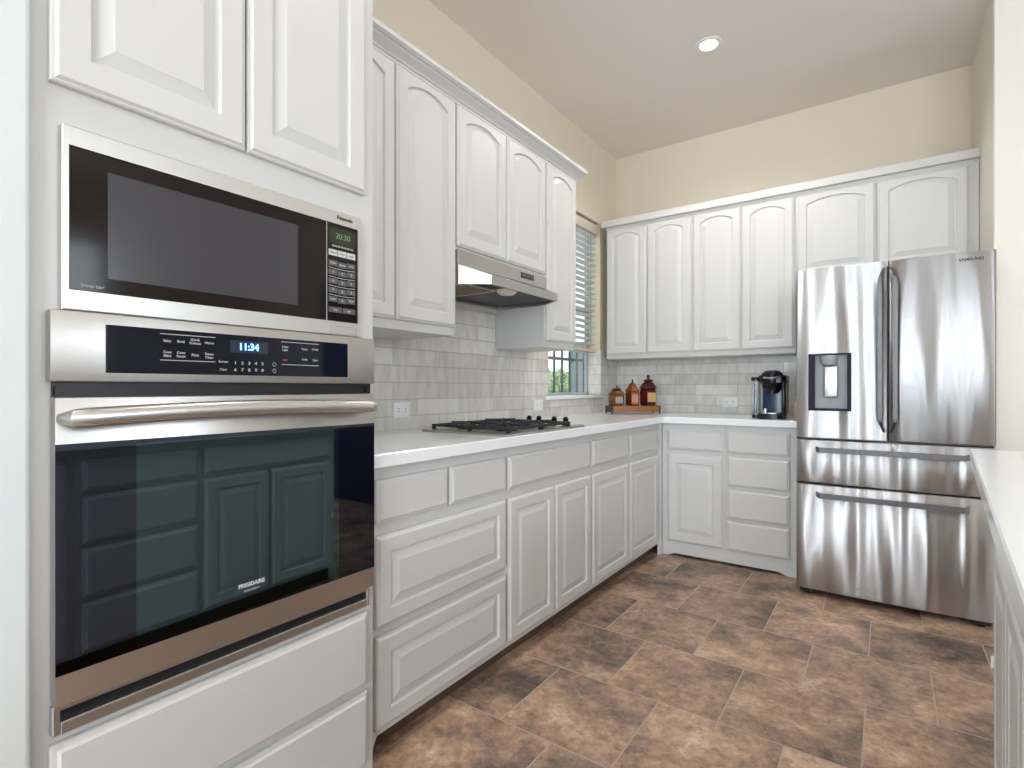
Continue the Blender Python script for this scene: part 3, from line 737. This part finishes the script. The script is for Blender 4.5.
# ================================================================== REFRIGERATOR
FX0, FX1, FYF, FM = 1.452, 2.256, 3.205, 1.852
t = thing('refrigerator', 'stainless steel french door refrigerator with two drawers at the end of the room', 'refrigerator', (1.851, 3.6, 0))
bm = B(); box(bm, FX0+.008, FX1-.006, FYF+.085, 4.0, .045, 1.722, .004); obj('case', bm, plain('case_grey', (.12, .12, .125, 1), .4, metal=.6), t)
def fdoor(u0, u1, z0, z1, name, cen=None, bow=.010, cut=None):
    """door slab whose front bows gently across the whole appliance width"""
    bm = B(); K = 22; pf = []
    r = .010
    for k in range(K+1):
        s_ = k/K; u = u0+r+(u1-u0-2*r)*s_
        q = (u-FM)/((FX1-FX0)/2); pf.append((u, FYF+bow*(q*q)-.0))
    yl = pf[0][1]; yr = pf[-1][1]
    front = [(u0, yl+r), (u0+r*.3, yl+r*.3)]+pf+[(u1-r*.3, yr+r*.3), (u1, yr+r)]
    loopf = lambda y_in, z: [(u0, FYF+.080, z), *[(u, y+y_in, z) for u, y in front], (u1, FYF+.080, z)]
    loft(bm, [loopf(.004, z0), loopf(0, z0+.004), loopf(0, z1-.004), loopf(.004, z1)])
    return obj(name, bm, M_fridge, t, ang=50)
ld = None
# left door built round the dispenser opening
DX0, DX1, DZ0, DZ1 = 1.510, 1.703, .985, 1.285
def strip(bm, u0, u1, z0, z1, bow=.010):
    K = 10; front = [(u0+(u1-u0)*k/K, ) for k in range(K+1)]
    f = [(u, FYF+bow*((u-FM)/((FX1-FX0)/2))**2) for (u,) in front]
    lp = lambda z: [(u0, FYF+.080, z), *[(u, y, z) for u, y in f], (u1, FYF+.080, z)]
    loft(bm, [lp(z0), lp(z1)])
bm = B(); LXa, LXb = FX0+.008, FM-.003
strip(bm, LXa, DX0, .843, 1.734); strip(bm, DX1, LXb, .843, 1.734); strip(bm, DX0, DX1, .843, DZ0); strip(bm, DX0, DX1, DZ1, 1.734)
yl = FYF+.010
loft(bm, [[(FX0, FYF+.08, z), (FX0, yl+.010, z), (FX0+.003, yl+.003, z), (LXa, yl-.0004, z), (LXa, FYF+.08, z)] for z in (.843, 1.734)])
bmesh.ops.remove_doubles(bm, verts=bm.verts, dist=1e-5)
ld = obj('left_door', bm, M_fridge, t, ang=50)
bm = B(); box(bm, DX0+.001, DX1-.001, FYF+.055, FYF+.0795, DZ0+.001, DZ1-.001)
dp = obj('dispenser_recess', bm, plain('dispenser_grey', (.36, .36, .39, 1), .5), ld)
bm = B()
box(bm, DX0, DX0+.026, FYF-.001, FYF+.055, DZ0, DZ1, .002); box(bm, DX1-.018, DX1, FYF-.001, FYF+.055, DZ0, DZ1, .002)
box(bm, DX0+.026, DX1-.018, FYF+.001, FYF+.05, DZ1-.006, DZ1); box(bm, DX0+.026, DX1-.018, FYF-.001, FYF+.055, DZ0, DZ0+.012)
obj('dispenser_frame', bm, plain('dispenser_dark', (.03, .026, .05, 1), .6, Specular_IOR_Level=.1), ld)
bm = B(); lathe(bm, [(.03, 0), (.038, .02), (.040, .05)], (1.601, FYF+.028, 1.225), 24); obj('spout', bm, M_grey, ld)
bm = B(); box(bm, 1.578, 1.642, FYF+.03, FYF+.042, 1.055, 1.222, .006, seg=3); obj('dispenser_paddle', bm, M_chrome, ld)
rd = fdoor(FM+.003, FX1, .843, 1.734, 'right_door')
text('lettering', 'SAMSUNG', .0185, (lambda u, n, z: (u, FYF+.010*((u-FM)/((FX1-FX0)/2))**2-.0003-n, z)), 2.168, .0, 1.699, M_dkprint, rd, 1.05, bold=.0006)
md = fdoor(FX0, FX1, .604, .831, 'middle_drawer'); bd = fdoor(FX0, FX1, .036, .594, 'freezer_drawer')
def vhandle(x, par, side):
    bm = B(); z0, z1 = .885, 1.70; K = 30; L = []
    for k in range(K+1):
        s_ = k/K; z = z0+(z1-z0)*s_; d = min(s_, 1-s_)
        e = min(1, d/.085); e = math.sin(e*PI/2)
        y = FYF+.004-.052*e; w = .009 if e > .98 else .006; xx = x+side*.018*(1-e)
        L.append([(xx-w, y-.006, z), (xx+w, y-.006, z), (xx+w, y+.006, z), (xx-w, y+.006, z)])
    loft(bm, L); obj('handle', bm, M_fhandle, par, ang=25)
vhandle(1.822, ld, 1); vhandle(1.884, rd, -1)
def hhandle(z, par):
    bm = B(); u0, u1 = 1.545, 2.162; L = []; K = 30
    for k in range(K+1):
        s_ = k/K; u = u0+(u1-u0)*s_; d = min(s_, 1-s_); e = min(1, d/.03); e = math.sin(e*PI/2)
        y = FYF+.006-.052*e
        L.append([(u, y-.006, z-.013), (u, y+.006, z-.013), (u, y+.006, z+.013), (u, y-.006, z+.013)])
    loft(bm, L); obj('handle', bm, M_fhandle, par, ang=25)
hhandle(.783, md); hhandle(.545, bd)
text('lettering', 'o', .02, MBk(FYF-.001), 1.73, .0, .085, M_grey, bd, 1)
bm = B(); box(bm, FX0+.03, FX1-.03, FYF+.10, FYF+.3, .02, .044); obj('base_grille', bm, M_slot, t, smooth=False)
for x in (FX0+.05, FX1-.05):
    bm = B(); box(bm, x-.035, x+.035, FYF+.03, FYF+.14, .012, .0355, .004); lathe(bm, [(.018, 0), (.018, .014)], (x, FYF+.06, 0.0005), 16); obj('foot', bm, M_rubber, t)

# ================================================================== COFFEE MAKER
cy0 = 3.53
t = thing('coffee_maker', 'black single-serve coffee maker with clear side tank left of the refrigerator', 'coffee maker', (1.26, 3.66, .914))
def rbox(bm, x0, x1, y0, y1, z0, z1, r, seg=4, top=0):
    def rr(d):
        o = []
        for cx_, cy_, a0 in ((x1-r, y1-r, 0), (x0+r, y1-r, PI/2), (x0+r, y0+r, PI), (x1-r, y0+r, 3*PI/2)):
            for k in range(seg+1):
                a = a0+PI/2*k/seg; o.append((cx_+(r-d)*math.cos(a), cy_+(r-d)*math.sin(a)))
        return o
    L = [[(x, y, z0) for x, y in rr(.002)], [(x, y, z0+.002) for x, y in rr(0)], [(x, y, z1-top) for x, y in rr(0)]]
    if top:
        for k in (1, 2, 3, 4): a = PI/2*k/4; L.append([(x, y, z1-top+top*math.sin(a)) for x, y in rr(min(r*.95, top*(1-math.cos(a))))])
    else: L.append([(x, y, z1) for x, y in rr(.001)])
    loft(bm, L)
bm = B(); rbox(bm, 1.198, 1.335, cy0, cy0+.25, .9145, .946, .03); cb_ = obj('base', bm, M_black, t)
bm = B(); rbox(bm, 1.215, 1.318, cy0+.006, cy0+.10, .946, .951, .02); obj('drip_tray', bm, M_chrome, t)
bm = B(); lathe(bm, [(.011, 0), (.011, .028)], (1.245, cy0+.012, .950), 12); obj('cup_post', bm, M_chrome, t)
bm = B(); rbox(bm, 1.205, 1.349, cy0+.12, cy0+.22, .946, 1.165, .03); obj('column', bm, plain('column_reflected_blue', (.02, .045, .09, 1), .15, Specular_IOR_Level=.35), t)  # bluish reflection on the black column put into its base colour
bm = B()
box(bm, 1.331, 1.350, cy0+.02, cy0+.13, .9145, 1.15, .006, seg=2); obj('side_pillar', bm, M_black, t)
bm = B(); rbox(bm, 1.196, 1.350, cy0+.03, cy0+.23, 1.135, 1.185, .03, top=.012); obj('head_deck', bm, M_black, t)
bm = B(); lathe(bm, [(.03, -.08), (.052, -.055), (.062, -.02), (.064, .02), (.060, .044), (.045, .058), (.02, .064), (.001, .065)], (1.270, cy0+.085, 1.150), 28); obj('brew_head', bm, M_black, t)
bm = B()
pts = [(1.270+.0665*math.cos(a), cy0+.085+.0665*math.sin(a), 1.163+.010*abs(math.cos(a))) for a in [PI+PI*k/16 for k in range(17)]]
tube(bm, pts, .0055, 8); obj('lid_handle', bm, M_chrome, t)
bm = B(); lathe(bm, [(.022, 0), (.022, .003), (.001, .004)], (1.285, cy0+.075, 1.212), 16); obj('lid_button', bm, M_grey, t)
bm = B(); rbox(bm, 1.157, 1.197, cy0+.05, cy0+.25, .935, 1.150, .014); obj('water_tank', bm, M_tank, t)
bm = B(); rbox(bm, 1.153, 1.198, cy0+.045, cy0+.255, 1.150, 1.172, .014, top=.008); obj('tank_lid', bm, M_black, t)
bm = B(); rbox(bm, 1.158, 1.1975, cy0+.05, cy0+.25, .9145, .935, .014); obj('tank_base', bm, M_black, t)
# narrow wood board at the end of the worktop
bm = B(); box(bm, 1.415, 1.428, 3.43, 3.70, .9145, 1.03, .003, seg=2); tag(obj('cutting_board', bm, M_board), 'small brown wooden board standing at the worktop end against the refrigerator', 'cutting board')

# ================================================================== JAR RACK AND JARS (diagonal in the corner)
R0 = Vector((.245, 3.505)); du = Vector((.7071, .7071)); dn = Vector((-.7071, .7071))
def MJ(u, n, z): p = R0+du*u+dn*n; return (p.x, p.y, z)          # n runs back to the corner
t = thing('jar_rack', 'amber wooden rack holding three jars in the corner of the worktop', 'rack', (*(R0+du*.187+dn*.07), .914))
RZ = .9145
bm = B(); mbox(bm, MJ, 0.010, .364, 0, .014, RZ+.016, RZ+.060, .003); obj('front_board', bm, M_amber, t)
bm = B(); mbox(bm, MJ, 0.010, .364, .126, .140, RZ+.016, RZ+.060, .003); obj('back_board', bm, M_amber, t)
bm = B(); mbox(bm, MJ, 0.010, .364, .0145, .1255, RZ+.048, RZ+.058, .001); obj('shelf', bm, M_amber, t)
for u in (0, .364):
    bm = B(); mbox(bm, MJ, u, u+.010, 0, .140, RZ+.014, RZ+.060, .002); obj('end_frame', bm, M_darkiron, t)
    for n in (.012, .128):
        bm = B(); tube(bm, [MJ(u+.005, n, RZ), MJ(u+.005, n, RZ+.02)], .006, 8); obj('foot', bm, M_darkiron, t)
def jar(u, w, h, body, roof, labm, label, seg=6, ball=.010, flare=1.05, spike=False):
    p = R0+du*u+dn*.070; zb = RZ+.0605; r = w/2
    t = thing('canister', label, 'jar', (p.x, p.y, zb), 'decorative jars on the corner rack')
    rot = math.radians(-45+180/seg)
    bm = B(); lathe(bm, [(r*.82, 0), (r*.92, h*.03), (r*.95, h*.08), (r*.98, h*.42), (r*.95, h*.50), (r*.80, h*.56)], (p.x, p.y, zb), seg, rot=rot); obj('body', bm, body, t, ang=20)
    bm = B(); lathe(bm, [(r*.86, h*.555), (r*flare, h*.55), (r*flare, h*.575), (r*.72, h*.70), (r*.42, h*.79), (r*.66, h*.80), (r*.60, h*.82), (r*.12, h*.88)], (p.x, p.y, zb), seg, rot=rot); obj('lid', bm, roof, t, ang=20)
    bm = B()
    if spike: lathe(bm, [(.006, h*.87), (.010, h*.90), (.004, h*.94), (.007, h*.96), (.001, h*1.02)], (p.x, p.y, zb), 10)
    else: lathe(bm, [(.005, h*.87), (.005, h*.89)]+[(ball*math.sin(PI*k/8)+.0005, h*.89+ball*(1-math.cos(PI*k/8))) for k in range(1, 9)], (p.x, p.y, zb), 12)
    obj('finial', bm, M_darkiron, t)
    ap = r*.98*math.cos(PI/seg)+.0008; lw = r*.46 if seg == 6 else r*.5
    bm = B(); MM = lambda a, n, z: MJ(u+a, .070-n, z)
    mbox(bm, MM, -lw, lw, ap, ap+.0015, zb+h*.12, zb+h*.42); obj('label_plate', bm, labm, t, smooth=False)
jar(.062, .122, .150, M_bronze, M_bronze, M_labelgrey, 'smallest bronze jar with a grey label, left end of the rack', ball=.006)
jar(.184, .108, .190, M_copper, M_copper, M_labelpink, 'middle copper jar with pointed lid and rosy label', spike=True)
jar(.308, .134, .226, M_maroon, M_maroon, M_labeltan, 'tallest dark maroon jar with tan label, right end of the rack', ball=.013)

# ================================================================== DOWNLIGHT
def can(LX, LY, label, power):
    t = thing('recessed_light', label, 'ceiling light', (LX, LY, ZC))
    bm = B(); pr_ = [(LR-.001, -.0002), (LR+.020, -.0002), (LR+.020, -.005), (LR+.012, -.007), (LR-.004, -.004), (LR-.004, .01), (LR-.001, .01), (LR-.001, -.0002)]; loft(bm, [[(LX+r*math.cos(2*PI*k/32), LY+r*math.sin(2*PI*k/32), ZC+h) for k in range(32)] for r, h in pr_], False, False); bmesh.ops.remove_doubles(bm, verts=bm.verts, dist=1e-6); obj('trim_ring', bm, M_plastic, t)
    bm = B(); prof = [(LR-.0015, .001), (LR-.004, .09)]
    L = [[(LX+r*math.cos(2*PI*k/32), LY+r*math.sin(2*PI*k/32), ZC+h) for k in range(32)] for r, h in prof]
    loft(bm, L, False, False); obj('baffle', bm, M_plastic, t)
    bm = B(); lathe(bm, [(.001, 0), (.035, .002), (.047, .012), (.047, .03), (.001, .03)], (LX, LY, ZC+.012), 24); obj('bulb', bm, M_lampglow, t)
    sp = bpy.data.lights.new('downlight', 'SPOT'); sp.energy = power; sp.spot_size = math.radians(150); sp.spot_blend = .6; sp.shadow_soft_size = .05; sp.color = (1, .95, .87)
    so = bpy.data.objects.new('downlight', sp); so.location = (LX, LY, ZC+.005); SC.collection.objects.link(so)
for k_, (lx, ly) in enumerate(CANS):
    can(lx, ly, ['round recessed ceiling light visible above the kitchen floor', 'added unseen ceiling light nearest the oven cabinet', 'added unseen ceiling light just behind the camera', 'added unseen ceiling light farthest back near the rear windows'][k_], (60, 22, 30, 60)[k_])
# ================================================================== PENINSULA (right)
M = MP(.060)
def pen_unit(label, y0, y1, fronts):
    p = M((y0+y1)/2, -.3, 0)
    t = thing('peninsula_cabinet', label, 'cabinet', p, 'white cabinets under the right-hand counter')
    bm = B(); mbox(bm, M, y0+.0005, y1-.0005, -.60, 0, .085, .873); obj('carcass', bm, M_cab, t, smooth=False)
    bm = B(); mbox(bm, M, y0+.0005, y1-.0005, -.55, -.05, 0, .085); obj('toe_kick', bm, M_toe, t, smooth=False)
    for kind, a, b, c, d in fronts:
        bm = B()
        if kind == 'slab': slab_front(bm, lambda u, n, z: M(u, n, z), a, b, c, d); obj('drawer', bm, M_cab, t, ang=9)
        else: panel_door(bm, lambda u, n, z: M(u, n, z), a, b, c, d, s=.05); o = obj('door', bm, M_cab, t, ang=9)
    return t
pt = pen_unit('white peninsula cabinet with two doors, farther end of the right counter', 1.135, 1.895,
         [('slab', 1.155, 1.865, DB_+.01, DT), ('door', 1.155, 1.475, .10, .690), ('door', 1.490, 1.865, .10, .690)])
bm = B(); mbox(bm, M, 1.863, 1.874, .015, .026, .37, .40, .002); obj('door_bumper', bm, M_plastic, pt)
pen_unit('white four-drawer peninsula cabinet in the middle of the right counter', .675, 1.135,
         [('slab', .70, 1.125, DB_+.01, DT), ('slab', .70, 1.125, .510, .690), ('slab', .70, 1.125, .305, .490), ('slab', .70, 1.125, .10, .285)])
pen_unit('white peninsula cabinet at the near end of the right counter, beside the camera', -.25, .675,
         [('door', -.235, .205, .10, .833), ('door', .215, .655, .10, .833)])
bm = B(); P0 = MP(0)
lp = lambda e, z: [P0(-.3+e, -e, z), P0(2.2-e, -e, z), P0(2.2-e, -1.02+e, z), P0(-.3+e, -1.02+e, z)]
loft(bm, [lp(.003, .874), lp(0, .877), lp(0, .911), lp(.003, .914)])
tag(obj('peninsula_counter', bm, M_quartz), 'long white quartz counter running toward the camera at the right edge', 'countertop')
